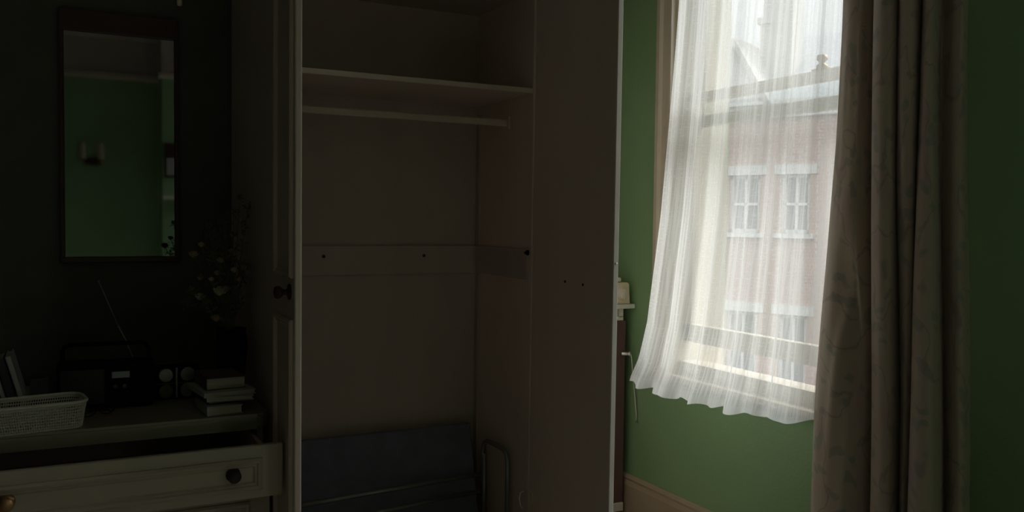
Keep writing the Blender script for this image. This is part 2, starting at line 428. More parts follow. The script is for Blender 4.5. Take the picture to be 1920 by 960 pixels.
def catmull(tab, t):
    n = len(tab)
    for i in range(n-1):
        if t <= tab[i+1][0] or i == n-2:
            a, p1 = tab[i]; b_, p2 = tab[i+1]
            k = (t-a)/(b_-a)
            p0 = tab[i-1][1] if i else p1; p3 = tab[i+2][1] if i < n-2 else p2
            return tuple(.5*(2*q1 + (q2-q0)*k + (2*q0-5*q1+4*q2-q3)*k*k + (3*q1-q0-3*q2+q3)*k**3) for q0, q1, q2, q3 in zip(p0, p1, p2, p3))

# net curtain billowing in from the open lower sash
Z0N, Z1N = .695, 2.86
HEM = [(0, (.002,)), (.15, (-.010,)), (.4, (.002,)), (.7, (.018,)), (1, (.04,))]
def net_fn(u, v):
    z = lerp(Z0N, Z1N, v)
    yl = catmull([(.0, (2.95,)), (.05, (2.895,)), (.12, (2.853,)), (.32, (2.805,)), (.70, (2.765,)), (1., (2.75,))], v)[0]
    yr = 1.85
    low = (1-v)
    bill = .055*math.sin(math.pi*min(1, u*1.02))**.8*low**1.5
    # long soft folds that fan out towards the hem, and small ripples
    ph = u*(1+.05*math.sin(3*v)) 
    amp = .010 + .016*low
    x = 2.185 - .085*low**1.3 - bill
    x -= amp*(math.sin(2*math.pi*(ph*5.3 + .2*v)) + .45*math.sin(2*math.pi*(ph*11.7+1.3+.35*v))) + .0015*math.sin(2*math.pi*(ph*31+.5*v))
    y = lerp(yl, yr, u) + .010*math.sin(2*math.pi*(ph*5.3+.45+.2*v))*low
    # a turned-over fold near the right end of the hem
    f = math.exp(-((u-.885)/.010)**2)
    x -= .030*f
    z += (1-v)**8*(catmull(HEM, u)[0] + .006*math.sin(2*math.pi*(u*9.5)) + (.0 if u < .90 else .014))
    tw = min(1, max(0, (u-.80)/.12)); tw = tw*tw*(3-2*tw)
    x = lerp(x, 2.192 + .3*(x-2.15)*.1, tw)
    return (x, y, z), u*1.75, (z - Z0N)
nr = thing('net_curtain', 'sheer white net curtain billowing inward in front of the sash window', 'curtain', (2.2, 2.3, 2.9))
sheet('net_cloth', net_fn, 420, 110, M['net'], nr)
MB().tube([(2.205, 1.84, 2.885), (2.205, 2.86, 2.885)], .006, 8).build('curtain_wire', M['white'], nr, True)

# heavy printed curtain, a gathered stack of folds
TOPP = [ (0, (2.160, 1.953)), (0.06, (2.110, 1.885)), (0.13, (2.100, 1.837)), (0.21, (2.130, 1.824)), (0.26, (2.170, 1.823)), (0.29, (2.110, 1.782)), (0.32, (2.060, 1.753)), (0.37, (2.020, 1.694)), (0.42, (2.030, 1.663)), (0.45, (2.080, 1.686)), (0.48, (2.140, 1.717)), (0.51, (2.070, 1.675)), (0.55, (2.020, 1.617)), (0.59, (2.025, 1.591)), (0.62, (2.070, 1.610)), (0.65, (2.130, 1.639)), (0.68, (2.070, 1.601)), (0.72, (2.030, 1.557)), (0.76, (2.040, 1.543)), (0.79, (2.090, 1.572)), (0.84, (2.170, 1.616)), (0.89, (2.140, 1.556)), (0.95, (2.150, 1.535)), (1, (2.200, 1.558)) ]
BOTP = [ (0, (2.140, 2.010)), (0.06, (2.070, 1.925)), (0.13, (2.030, 1.801)), (0.21, (2.070, 1.753)), (0.26, (2.140, 1.755)), (0.29, (2.100, 1.731)), (0.32, (2.060, 1.711)), (0.37, (2.010, 1.644)), (0.42, (2.020, 1.614)), (0.45, (2.080, 1.645)), (0.48, (2.140, 1.673)), (0.51, (2.090, 1.642)), (0.55, (2.060, 1.607)), (0.59, (2.075, 1.603)), (0.62, (2.100, 1.612)), (0.65, (2.120, 1.621)), (0.68, (2.040, 1.573)), (0.72, (1.980, 1.501)), (0.76, (1.985, 1.461)), (0.79, (2.050, 1.489)), (0.84, (2.150, 1.547)), (0.89, (2.100, 1.483)), (0.95, (2.110, 1.459)), (1, (2.180, 1.492)) ]
def drape_fn(u, v):
    z = lerp(.03, 2.95, v)
    a = catmull(TOPP, u); c = catmull(BOTP, u)
    k = min(1, max(0, (z-.5)/1.5)); k = k*k*(3-2*k)
    x = lerp(c[0], a[0], k); y = lerp(c[1], a[1], k)
    # crease in the leading fold at sill height
    g = math.exp(-((z-1.13+(u-.13)*2.2)/.16)**2)*math.exp(-((u-.14)/.05)**2)
    x += .035*g
    g2 = math.exp(-((u-.115-.05*(z-.95))/.018)**2)*(1 if z < 1.1 else math.exp(-((z-1.1)/.08)**2))*math.exp(-((z-.9)/.35)**2)
    x -= .014*g2
    x += .008*noise.noise(Vector((u*9, z*1.3, 3)))+.003*noise.noise(Vector((u*30, z*4, 1)))
    return (x, y, z), u*1.6, z
dr = thing('heavy_curtain', 'heavy floor-length curtain with faded leaf print, drawn to the right of the window', 'curtain', (2.1, 1.7, 0))
sheet('curtain_cloth', drape_fn, 320, 120, M['drape'], dr, .003)
MB().tube([(2.13, 1.40, 2.965), (2.13, 2.0, 2.965)], .012, 10).build('curtain_pole', M['brass'], dr, True)

# ------------------------------------------------------------------ wardrobe
WX0, WX1, WY0, WY1, WZ = .567, 1.588, 2.87, 3.385, 2.215
wd = thing('wardrobe', 'tall cream two-door wardrobe standing open and almost empty against the dark wall', 'wardrobe', (1.08, 3.1, 0))
MB().box(WX0, WX0+.018, WY0, WY1, .0, WZ+.03, .002).build('side_panel', M['wardrobe'], wd)
MB().box(WX1-.018, WX1, WY0, WY1, .0, WZ+.03, .002).build('side_panel', M['wardrobe'], wd)
MB().box(WX0+.018, WX1-.018, WY1-.025, WY1-.012, .10, WZ).build('back_panel', M['wardrobe_in'], wd)
MB().box(WX0+.018, WX1-.018, WY0+.002, WY1-.025, WZ, WZ+.02).build('top_panel', M['wardrobe_in'], wd)
MB().box(WX0+.018, WX1-.018, WY0+.002, WY1-.025, .10, .12).build('bottom_panel', M['wardrobe_in'], wd)
MB().box(WX0+.018, WX1-.018, WY0+.015, WY0+.033, 0, .10).build('plinth', M['wardrobe'], wd)
MB().prism([(WX0-.03, WY1), (WX0-.03, WY0-.04), (WX1+.03, WY0-.04), (WX1+.03, WY1)], WZ+.03, WZ+.10, 'z', .01).build('cornice', M['wardrobe'], wd)
MB().box(WX0+.018, WX1-.018, WY0+.004, WY1-.026, 1.833, 1.852, .002).build('shelf', M['wardrobe'], wd)
MB().box(WX0+.018, WX1-.018, WY1-.038, WY1-.025, 1.133, 1.248, .001).build('back_rail', M['wardrobe_in'], wd)
MB().box(WX1-.028, WX1-.018, WY0+.02, WY1-.04, 1.133, 1.248, .001).box(WX1-.024, WX1-.018, WY1-.06, WY1-.038, .12, 1.8).build('side_rail', M['wardrobe_in'], wd)
for hx in (.907, 1.326):
    MB().lathe([(0, 0), (.006, 0), (.006, .003), (0, .003)], (hx, WY1-.0385, 1.207), (0, -1, 0), 12).build('screw_hole', M['hole'], wd)
o = MB().prism([(3.072, 1.728), (3.088, 1.728), (3.090, 1.732), (3.090, 1.750), (3.086, 1.754), (3.074, 1.754), (3.070, 1.750), (3.070, 1.732)], WX0+.018, WX1-.018, 'x').build('hanging_rail', M['wardrobe'], wd)
for hx in (WX0+.018, WX1-.026):
    MB().box(hx, hx+.008, 3.055, 3.105, 1.715, 1.765, .002).build('rail_bracket', M['wardrobe'], wd)
o = MB().lathe([(0, 0), (.010, 0), (.010, .005), (.005, .008), (.005, .014), (0, .015)], (WX1-.028, 2.862+.015, 1.236), (-1, 0, 0), 14).build('door_catch', M['black'], wd)
# doors: drawn along +x from the hinge, swung open
def door(hinge_x, ang, lean=0.):
    """leaf in the plane x=0..-: local y runs from the hinge (0) to the free edge (-.5); outer face at local x=-t (left leaf)"""
    return Matrix.Translation((hinge_x, WY0, 0)) @ Matrix.Rotation(ang, 4, 'Z') @ Matrix.Rotation(lean, 4, 'Y')
DL = .490
ml = door(.576, R(0))
dl = MB().box(-.011, .009, -DL, -.002, .12, WZ+.01, .004, 3).xf(ml).build('door', M['wardrobe'], wd)
dl['label'] = 'left door leaf seen from its outer panelled face'
for (za, zb_) in ((1.19, 2.16), (.20, 1.075)):
    for (ya, yb_) in ((-DL+.02, -.255),):
        MB().ring_frame(ya, yb_, za, zb_, -.011, .022, .010, 'x', -1).xf(ml).build('moulding', M['wardrobe'], dl)
MB().lathe([(0, 0), (.022, 0), (.022, .004), (.009, .007), (.008, .018), (.016, .026), (.019, .034), (.015, .042), (0, .046)], (-.011, -DL+.055, 1.150), (-1, 0, 0)).xf(ml).build('door_knob', M['dark_knob'], dl, True)
DR = .515
mr = door(1.590, R(1.9), R(.2))
drr = MB().box(-.020, 0, -DR, -.001, .12, WZ+.01, .004, 3).xf(mr).build('door', M['wardrobe'], wd)
MB().box(-.0195, -.0005, -DR-.003, -DR+.001, .121, WZ+.009, .0015).xf(mr).build('lit_edge_strip', M['white'], drr)['label'] = 'pale strip painted as the light on the free edge'  # paler colour stands in for window light on the door edge
drr['label'] = 'right door leaf seen from its plain inner face'
MB().ring_frame(-DR+.06, -.06, 1.19, 2.16, 0, .022, .010, 'x', 1).xf(mr).build('moulding', M['wardrobe'], drr)
MB().ring_frame(-DR+.06, -.06, .20, 1.075, 0, .022, .010, 'x', 1).xf(mr).build('moulding', M['wardrobe'], drr)
for (hy, hz) in ((-.232, 1.143), (-.345, 1.14)):
    MB().lathe([(0, 0), (.0045, 0), (.0045, .002), (0, .002)], (-.0205, hy, hz), (-1, 0, 0), 10).xf(mr).build('screw_hole', M['hole'], drr)
MB().lathe([(0, 0), (.0045, 0), (.003, .006), (0, .007)], (-.010, -DR, 1.222), (0, -1, 0), 10).xf(mr).build('edge_stud', M['steel'], drr)
for hz in (.31, 1.236, 2.0):
    MB().box(-.0215, -.019, -.03, -.006, hz-.02, hz+.02, .0008).tube([(-.021, -.004, hz-.022), (-.021, -.004, hz+.022)], .003).xf(mr).build('hinge', M['wardrobe'], drr)
for hz in (.31, 1.236, 2.0):
    MB().box(.009, .013, -.055, -.008, hz-.03, hz+.03, .001).tube([(.013, -.006, hz-.035), (.013, -.006, hz+.035)], .005).xf(ml).build('hinge', M['brass'], dl)
o = MB().tube([(1.562, 2.885, .325), (1.545, 2.885, .32), (1.540, 2.885, .30), (1.545, 2.885, .27), (1.556, 2.885, .255)], .003, 8).build('hook', M['steel'], wd, True)

# folded bed / ironing board lying in the bottom of the wardrobe
ib = thing('folded_camp_bed', 'folded camp bed with blue canvas and grey tube legs lying in the wardrobe bottom', 'camp bed', (1.15, 3.2, .12))
m = MB().box(-.42, .40, -.010, .010, 0, .39, .008, 3)
m.xf(Matrix.Translation((1.12, 3.205, .125)) @ Matrix.Rotation(R(-14), 4, 'X'))
m.build('canvas', M['blue'], ib)
def arc(c, r, a0, a1, n, ax):  # arc points in plane yz at fixed x
    return [(ax, c[0]+r*math.cos(lerp(a0, a1, i/n)), c[1]+r*math.sin(lerp(a0, a1, i/n))) for i in range(n+1)]
MB().tube([(.72, 3.135, .305), (1.545, 3.215, .305)], .009, 10).build('side_tube', M['tube'], ib, True)
MB().tube([(.72, 3.125, .225), (1.545, 3.205, .235)], .007, 10).build('side_tube', M['tube'], ib, True)
xt = 1.548
leg = [(xt, 3.000, .125)] + arc((3.05, .40), .05, math.pi, math.pi/2, 8, xt) + arc((3.175, .40), .05, math.pi/2, 0, 8, xt) + [(xt, 3.225, .125)]
MB().tube(leg, .009, 10).build('leg', M['tube'], ib, True)
leg2 = [(xt-.02, 3.17, .125), (xt-.02, 3.17, .40)]
MB().tube(leg2, .007, 10).build('leg', M['tube'], ib, True)

# ------------------------------------------------------------------ dresser
TZ = .768
ds = thing('dresser', 'painted chest of drawers left of the wardrobe with its top drawer pulled out', 'chest of drawers', (.1, 3.0, 0))
DX0, DX1 = -.30, .552
# top with a rounded front corner
r_ = .035; tp = [(DX0-.01, 3.40), (DX0-.01, 2.645)] + [(DX1-r_+r_*math.sin(a), 2.645+r_-r_*math.cos(a)) for a in [i*math.pi/2/6 for i in range(7)]] + [(DX1, 3.40)]
MB().prism(tp, .722, TZ, 'z', .008).build('table_top', mat('dresser_top_shaded', (.27, .24, .175), .3, var=.1, scale=4, stretch=(.3, 1, 1)), ds)  # darker copy of the dresser paint: the top's dark reflection is in the colour
MB().box(DX0, DX0+.02, 2.68, 3.38, .04, .722, .002).build('side_panel', M['dresser'], ds)
MB().box(DX1-.03, DX1-.01, 2.68, 3.38, .04, .722, .002).build('side_panel', M['dresser'], ds)
MB().box(DX0+.02, DX1-.03, 3.36, 3.38, .04, .722).build('back_panel', M['dresser'], ds)
for (a, c) in ((DX0+.02, DX0+.07), (DX1-.08, DX1-.03)):
    for yy in (2.72, 3.33): MB().box(a, c, yy, yy+.05, 0, .04, .004).build('foot', M['dresser'], ds)
for n_, (zt, yf, hgt) in enumerate(((.716, 2.475, .150), (.556, 2.600, .165), (.384, 2.655, .17), (.207, 2.655, .16))):
    x0, x1 = DX0+.003, DX1+(.004 if n_ == 0 else -.006)
    d = MB().box(x0, x1, yf+.003, yf+.022, zt-hgt, zt, .003).build('drawer', M['dresser'], ds)
    MB().ring_frame(x0+.055, x1-.058, zt-hgt+.023, zt-.036, yf+.003, .026, .012, 'y', -1).build('moulding', M['dresser'], d)
    MB().box(DX0+.03, DX0+.042, yf+.02, yf+.55, zt-hgt+.02, zt-.012).box(DX1-.052, DX1-.04, yf+.02, yf+.55, zt-hgt+.02, zt-.012)\
        .box(DX0+.042, DX1-.052, yf+.538, yf+.55, zt-hgt+.02, zt-.012).box(DX0+.03, DX1-.04, yf+.02, yf+.55, zt-hgt+.015, zt-hgt+.021).build('drawer_box', M['wardrobe_in'], d)
    for kx in (-.128, .418):
        k = MB().lathe([(0, 0), (.019, 0), (.020, .003), (.013, .006), (.008, .010), (.008, .016), (.015, .022), (.018, .030), (.014, .037), (0, .040)], (kx, yf+.003, zt-hgt/2), (0, -1, 0))
        k.build('knob', M['brass'] if kx < 0 else M['dark_knob'], d, True)

# ------------------------------------------------------------------ mirror
mi = thing('wall_mirror', 'tall narrow wall mirror in a thin reddish wood frame with a deeper top rail', 'mirror', (.19, 3.41, 1.2))
x0, x1, z0, z1 = -.004, .384, 1.190, 2.066
MB().box(x0, x0+.014, YB-.028, YB-.001, z0, z1, .002).build('frame_side', M['dark_wood'], mi)
MB().box(x1-.014, x1, YB-.028, YB-.001, z0, z1, .002).build('frame_side', M['dark_wood'], mi)
MB().box(x0, x1, YB-.032, YB-.001, z1-.068, z1+.004, .003).build('frame_top', M['dark_wood'], mi)
MB().box(x0, x1, YB-.030, YB-.001, z0, z0+.020, .003).build('frame_bottom', M['dark_wood'], mi)
g = MB().box(x0+.012, x1-.012, YB-.016, YB-.006, z0+.018, z1-.066, .003).build('mirror_glass', M['mirror'], mi)
# pull cord above it
pc = thing('pull_cord', 'thin pale pull cord hanging down just above the wall mirror', 'cord', (.383, 3.36, 2.12))
MB().tube([(.383, 3.36, 2.155), (.383, 3.36, ZC-.03)], .003, 8).build('cord', M['ivory'], pc, True)
MB().lathe([(0, 0), (.009, .002), (.010, .02), (.006, .045), (.003, .05), (0, .05)], (.383, 3.36, 2.112), (0, 0, 1), 14).build('toggle', M['ivory'], pc, True)
MB().lathe([(0, 0), (.03, 0), (.035, -.02), (0, -.03)], (.383, 3.36, ZC), (0, 0, 1), 18).build('ceiling_switch', M['white'], pc, True)

# ------------------------------------------------------------------ things on the dresser
def rrect(x0, x1, y0, y1, r, n=6):
    P = []
    for cx, cy, a0 in ((x1-r, y0+r, -90), (x1-r, y1-r, 0), (x0+r, y1-r, 90), (x0+r, y0+r, 180)):
        for i in range(n+1):
            a = R(a0+90*i/n); P.append((cx+r*math.cos(a), cy+r*math.sin(a)))
    return P
bk = thing('plastic_basket', 'pale perforated plastic basket on the left front of the dresser top', 'basket', (-.06, 2.72, TZ))
bx0, bx1, by0, by1, hB = -.19, .16, -.075, .075, .072
Mb = Matrix.Translation((-.105, 2.715, TZ+.001)) @ Matrix.Rotation(R(8), 4, 'Z')
# wall pierced by rows of slots: a lattice of uprights and hoops
wall = MB()
Pb, Pt = rrect(bx0+.012, bx1-.012, by0+.012, by1-.012, .03), rrect(bx0, bx1, by0, by1, .04)
def resample(P, n):
    L_ = [0]
    for i in range(len(P)): L_.append(L_[-1] + math.dist(P[i], P[(i+1) % len(P)]))
    out = []
    for k in range(n):
        d = L_[-1]*k/n; i = max(j for j in range(len(P)) if L_[j] <= d)
        t = (d-L_[i])/(L_[i+1]-L_[i]+1e-9); a, c = P[i], P[(i+1) % len(P)]
        out.append((lerp(a[0], c[0], t), lerp(a[1], c[1], t)))
    return out
NB = 150
pb, pt = resample(Pb, NB), resample(Pt, NB)
def bpt(k, h): return Vector((lerp(pb[k % NB][0], pt[k % NB][0], h), lerp(pb[k % NB][1], pt[k % NB][1], h), h*hB))
for k in range(NB):
    wall.tube([bpt(k, 0), bpt(k, 1)], .0013, 4, caps=False)
for h in [i/9 for i in range(9)] + [.93, .97]:
    wall.tube([bpt(k, h) for k in range(0, NB, 2)], .0015, 4, close=True)
wall.xf(Mb).build('lattice_wall', M['basket'], bk)
rim = MB(); rim.tube([bpt(k, 1.0) for k in range(0, NB, 2)], .0048, 8, close=True); rim.xf(Mb).build('rim', M['basket'], bk, True)
MB().prism(resample(Pb, 60), 0, .004, 'z').xf(Mb).build('base', M['basket'], bk)

# leaning books behind the basket
def book(name, label, w_, t_, h_, cover, mtx, group=None, page=None):
    """spine at local x=0 side; lies w_(x) by h_(y) by t_(z)"""
    e = thing(name, label, 'book', mtx.translation, group)
    c = MB().box(0, w_, 0, h_, 0, .0022, .0006).box(0, w_, 0, h_, t_-.0022, t_, .0006).box(0, .0022, 0, h_, 0, t_, .0006)
    c.xf(mtx).build('cover', cover, e)
    MB().box(.002, w_-.004, .004, h_-.004, .0021, t_-.0021).xf(mtx).build('pages', page or M['paper'], e)
    return e
def stand(x, y, lean, yaw_=0.):   # book standing on its tail, spine to the viewer, leaning left by lean
    # local x (width) -> away from viewer (+y), local y (height) -> up, local z (thickness) -> +x
    base = Matrix(((0, 0, 1, 0), (1, 0, 0, 0), (0, 1, 0, 0), (0, 0, 0, 1)))
    return Matrix.Translation((x, y, TZ+.001)) @ Matrix.Rotation(yaw_, 4, 'Z') @ Matrix.Rotation(-lean, 4, 'Y') @ base
book('leaning_book', 'tall pale-spined book leaning left behind the plastic basket', .15, .016, .185, M['paper_grey'], stand(-.100, 2.86, R(15)), 'books leaning behind the basket')
book('leaning_book', 'black book leaning between two paler ones behind the plastic basket', .15, .022, .178, M['dark_cover'], stand(-.126, 2.855, R(15)), 'books leaning behind the basket')
book('leaning_book', 'leftmost grey book leaning behind the plastic basket', .14, .012, .185, M['paper_grey'], stand(-.141, 2.85, R(15)), 'books leaning behind the basket')
book('leaning_book', 'dark book at the frame edge leaning behind the plastic basket', .14, .03, .17, M['dark_cover'], stand(-.174, 2.85, R(15)), 'books leaning behind the basket')
cf = MB().box(0, .085, 0, .012, 0, .10, .003).xf(Matrix.Translation((-.088, 2.93, TZ+.001)))
tag(cf.build('small_box', M['dark_cover']), 'small dark box beside the leaning books on the dresser', 'box')

# radio
ra = thing('portable_radio', 'black portable radio with carrying handle and raised aerial on the dresser', 'radio', (.12, 2.93, TZ))
Mr = Matrix.Translation((.118, 2.915, TZ+.001)) @ Matrix.Rotation(R(-3), 4, 'Z')
def rx(mb): return mb.xf(Mr)
rx(MB().box(-.135, .135, -.035, .045, .006, .145, .010, 3)).build('body', M['black'], ra)
rx(MB().box(-.125, -.005, -.0375, -.034, .020, .125, .002)).build('speaker_grille', mat('radio_grille', (.02, .02, .02), .5, .2, var=.5, scale=300), ra)
rx(MB().box(.015, .065, -.0385, -.034, .095, .115, .002)).build('display', M['screen'], ra)
for kx in (.025, .050):
    rx(MB().lathe([(0, 0), (.006, 0), (.006, .005), (0, .006)], (kx, -.035, .070), (0, -1, 0), 12)).build('button', M['dark_cover'], ra)
rx(MB().lathe([(0, 0), (.018, 0), (.017, .012), (0, .013)], (.100, -.035, .085), (0, -1, 0), 20)).build('dial', M['black'], ra)
rx(MB().tube([(-.118, .005, .14), (-.120, .005, .175), (-.112, .005, .192), (-.10, .005, .196), (.10, .005, .196), (.112, .005, .192), (.120, .005, .175), (.118, .005, .14)], .0065, 8)).build('handle', M['black'], ra, True)
rx(MB().tube([(.075, .035, .145), (.055, .035, .200), (.034, .035, .245)], .0022, 8).tube([(.034, .035, .245), (-.020, .035, .385)], .0013, 8).sphere((-.020, .035, .386), .003)).build('aerial', M['tube'], ra, True)
for fx in (-.12, .09): rx(MB().box(fx, fx+.03, -.02, .03, 0, .007)).build('foot', M['black'], ra)

# small display rack with four round tins
rk = thing('tin_rack', 'small dark rack showing four round lids beside the radio', 'rack', (.325, 2.98, TZ))
bx = MB().box(.260, .394, 3.01, 3.018, .0, .105).box(.260, .264, 2.965, 3.01, 0, .105).box(.390, .394, 2.965, 3.01, 0, .105).box(.264, .390, 2.965, 3.01, 0, .004).box(.264, .390, 2.965, 3.01, .101, .105)
bx.xf(Matrix.Translation((0, 0, TZ+.001))).build('case', M['black'], rk)
MB().box(.322, .328, 2.962, 3.01, .004, .101, .001).xf(Matrix.Translation((0, 0, TZ+.001))).build('divider', M['tin_grey'], rk)
MB().box(.264, .390, 2.963, 3.01, .0505, .0525).xf(Matrix.Translation((0, 0, TZ+.001))).build('divider', M['brass'], rk)
for i, (cx, cz, mm_) in enumerate(((.293, .078, 'tin_grey'), (.293, .027, 'tin_green'), (.359, .078, 'tin_grey'), (.359, .027, 'tin_grey'))):
    t = tag(MB().lathe([(0, 0), (.020, 0), (.022, .003), (.022, .038), (.0225, .038), (.0225, .046), (.020, .048), (.0, .048)], (cx, 3.009, TZ+.001+cz), (0, -1, 0), 24).build('round_tin', M[mm_], None, True),
            ['grey round tin at the top left of the small rack', 'olive round tin at the bottom left of the small rack', 'grey round tin at the top right of the small rack', 'grey round tin at the bottom right of the small rack'][i], 'tin', 'tins in the small rack')
    shade(t)

# stack of books near the right end
def flat(x, y, z, yaw_): return Matrix.Translation((x, y, z)) @ Matrix.Rotation(yaw_, 4, 'Z')
zz = TZ+.001
stack = [(.105, .026, .165, 'paper_grey', (.376, 2.665, 4), 'pale paperback at the bottom of the book stack on the dresser'),
         (.120, .010, .180, 'dark_cover', (.385, 2.70, 8), 'thin dark book just above the lowest book of the stack'),
         (.135, .013, .185, 'paper_grey', (.378, 2.685, -3), 'thin pale book second from the bottom of the stack'),
         (.155, .014, .200, 'paper_grey', (.370, 2.680, 7), 'widest pale book jutting right under the thick book'),
         (.118, .036, .165, 'brown_cover', (.382, 2.72, 5), 'thick brown-covered book on top of the stack on the dresser')]
for w_, t_, h_, cv, (x, y, a), lb in stack:
    lb = lb.replace('second from the bottom of the stack', 'in the middle of the book stack')
    book('stacked_book', lb, w_, t_, h_, M[cv], flat(x, y, zz, R(a)), 'books stacked on the dresser')
    zz += t_+.0006

# spectacles lying on the top
gl = thing('spectacles', 'folded dark spectacles lying on the dresser beside the basket', 'spectacles', (.09, 2.8, TZ))
m = MB()
for cx in (-.028, .028): m.tube([(cx+.022*math.cos(a), .0, .018+.015*math.sin(a)) for a in [i*2*math.pi/20 for i in range(20)]], .0016, 6, close=True)
m.tube([(-.007, 0, .022), (0, 0, .025), (.007, 0, .022)], .0016, 6)
m.xf(Matrix.Translation((.09, 2.80, TZ+.0015)) @ Matrix.Rotation(R(25), 4, 'Z')).build('frame', M['black'], gl, True)
for s_ in (-1, 1):
    MB().tube([(s_*.050, 0, .022), (s_*.048, .006, .020), (-s_*.035, .010+.003*s_, .010), (-s_*.047, .011, .003)], .0016, 6)\
        .xf(Matrix.Translation((.09, 2.80, TZ+.0015)) @ Matrix.Rotation(R(25), 4, 'Z')).build('temple', M['black'], gl, True)

# vase of dried flowers
VX, VY = .495, 2.955
va = thing('flower_vase', 'black vase standing on the dresser against the wardrobe side', 'vase', (VX, VY, TZ))
o = MB().lathe([(0, 0), (.034, 0), (.036, .006), (.040, .05), (.046, .11), (.050, .16), (.048, .195), (.043, .21), (.047, .222), (.043, .222), (.039, .21), (.043, .19), (.042, .12), (.034, .02), (0, .015)], (VX, VY, TZ+.001), (0, 0, 1), 32).build('body', M['black'], va, True)
fl = thing('dried_bouquet', 'bouquet of dried flowers and grasses standing in the black vase', 'dried flowers', (VX, VY, TZ+.2))
heads = [(.392, 1.105, 'p', .022), (.450, 1.125, 'p', .030), (.517, 1.11, 'p', .026), (.440, 1.035, 'r', .022), (.425, 1.16, 'p', .013), (.378, 1.24, 'r', .022),
         (.402, 1.27, 'r', .016), (.432, 1.29, 's', .014), (.465, 1.33, 's', .016), (.50, 1.30, 'p', .013), (.505, 1.235, 'p', .014), (.53, 1.33, 's', .012),
         (.545, 1.385, 's', .012), (.49, 1.25, 'r', .015), (.455, 1.22, 'r', .018), (.512, 1.16, 'r', .02), (.535, 1.20, 's', .012), (.36, 1.12, 's', .012), (.35, 1.08, 's', .012), (.475, 1.19, 's', .014), (.42, 1.32, 's', .010), (.515, 1.42, 's', .008),
         (.47, 1.13, 'r', .02), (.485, 1.06, 'r', .018), (.495, 1.19, 'p', .018), (.40, 1.20, 's', .016), (.43, 1.24, 's', .018), (.46, 1.27, 's', .018), (.445, 1.18, 'r', .016),
         (.415, 1.07, 's', .014), (.53, 1.26, 'r', .014), (.525, 1.16, 's', .016), (.48, 1.35, 's', .014), (.455, 1.30, 's', .014), (.40, 1.16, 'r', .014), (.535, 1.08, 'p', .018), (.50, 1.37, 's', .012)]
for i, (hx, hz, kd, hr) in enumerate(heads):
    hy = VY + random.uniform(-.05, .04); hx = min(hx, .545)
    base = Vector((VX+random.uniform(-.02, .02), VY+random.uniform(-.02, .02), TZ+.10)); tipp = Vector((hx, hy, hz))
    nk = Vector((VX+(hx-VX)*.12, VY, TZ+.225))
    mid = (nk+tipp)/2 + Vector((0, 0, .03))
    pth = [base, nk, mid, tipp - Vector((0, 0, hr*.5))]
    st = MB().tube(pth, .0014, 5)
    for q in range(6):
        a = nk.lerp(tipp, random.uniform(.25, .95)); d_ = Vector((random.uniform(-1, 1), random.uniform(-1, 1), random.uniform(.2, 1))).normalized()*random.uniform(.015, .04)
        e_ = a+d_
        e_.x = min(e_.x, .55)
        s2 = a.cross(d_).normalized()*.004
        f_ = [st.bm.verts.new(v_) for v_ in (a, (a+e_)/2+s2, e_, (a+e_)/2-s2)]
        st.bm.faces.new(f_)
    st.build('stem', M['stem'], fl)
    hd = MB()
    if kd in 'pr':
        n_ = 16
        for q in range(n_):
            t_ = q/n_; az = q*2.4; el = lerp(.15, 1.35, t_)
            d_ = Vector((math.cos(az)*math.cos(el), math.sin(az)*math.cos(el), math.sin(el)))
            ln = hr*lerp(1.0, .6, t_); sd = d_.cross(Vector((0, 0, 1))).normalized()*hr*.42
            b0 = tipp - Vector((0, 0, hr*.45)); upv = sd.cross(d_).normalized()*hr*.16
            vs = [hd.bm.verts.new(v_) for v_ in (b0, b0+d_*ln*.55+sd+upv, b0+d_*ln+upv*2.2, b0+d_*ln*.55-sd+upv, b0+d_*ln*.55-upv)]
            hd.bm.faces.new((vs[0], vs[1], vs[4])); hd.bm.faces.new((vs[1], vs[2], vs[4])); hd.bm.faces.new((vs[2], vs[3], vs[4])); hd.bm.faces.new((vs[3], vs[0], vs[4]))
            hd.bm.faces.new((vs[0], vs[3], vs[2], vs[1]))
        hd.sphere(tipp-Vector((0, 0, hr*.3)), hr*.42, u=8, v=6)
        for v_ in hd.bm.verts: v_.co.x = min(v_.co.x, .555)
        hd.build('flower_head', M['petal_pale'] if kd == 'p' else M['petal'], fl)
    else:
        for q in range(22):
            d_ = Vector((random.gauss(0, 1), random.gauss(0, 1), random.gauss(.4, 1))).normalized()*hr*random.uniform(.8, 2.0)
            e_ = tipp+d_; e_.x = min(e_.x, .552)
            hd.tube([tipp, e_], .0006, 3, caps=False); hd.sphere(e_, .0026, u=5, v=4)
        hd.build('seed_head', M['stem'], fl)

# ------------------------------------------------------------------ brown cabinet between wardrobe and window wall
cb = thing('brown_cabinet', 'narrow dark brown cabinet with pale top and plinth between wardrobe and window wall', 'cabinet', (2.0, 3.3, 0))
cx0, cx1, cy0, cy1 = 1.72, 2.238, 3.20, 3.40
MB().box(cx0, cx1, cy0, cy1, .095, .915, .004).build('body', M['brown'], cb)
MB().box(cx0, cx1-.001, cy0-.006, cy1, .055, .094, .003).build('plinth', M['white'], cb)
MB().box(cx0, cx1-.012, cy0+.004, cy0+.012, .916, .935, .001).box(cx1-.035, cx1-.012, cy0+.004, cy0+.02, .93, .972, .001).box(cx0, cx1-.05, cy0+.03, cy0+.04, .916, .972).build('bracket', M['white'], cb)
MB().box(cx0, 2.272, cy0-.02, cy1, .970, .990, .003).build('top_shelf', M['white'], cb)
o = MB().lathe([(0, 0), (.009, 0), (.010, .002), (.010, .030), (.012, .031), (.012, .040), (0, .041)], (2.212, cy0-.006, .768), (.85, -.5, 0), 16).build('peg', M['steel'], cb, True)
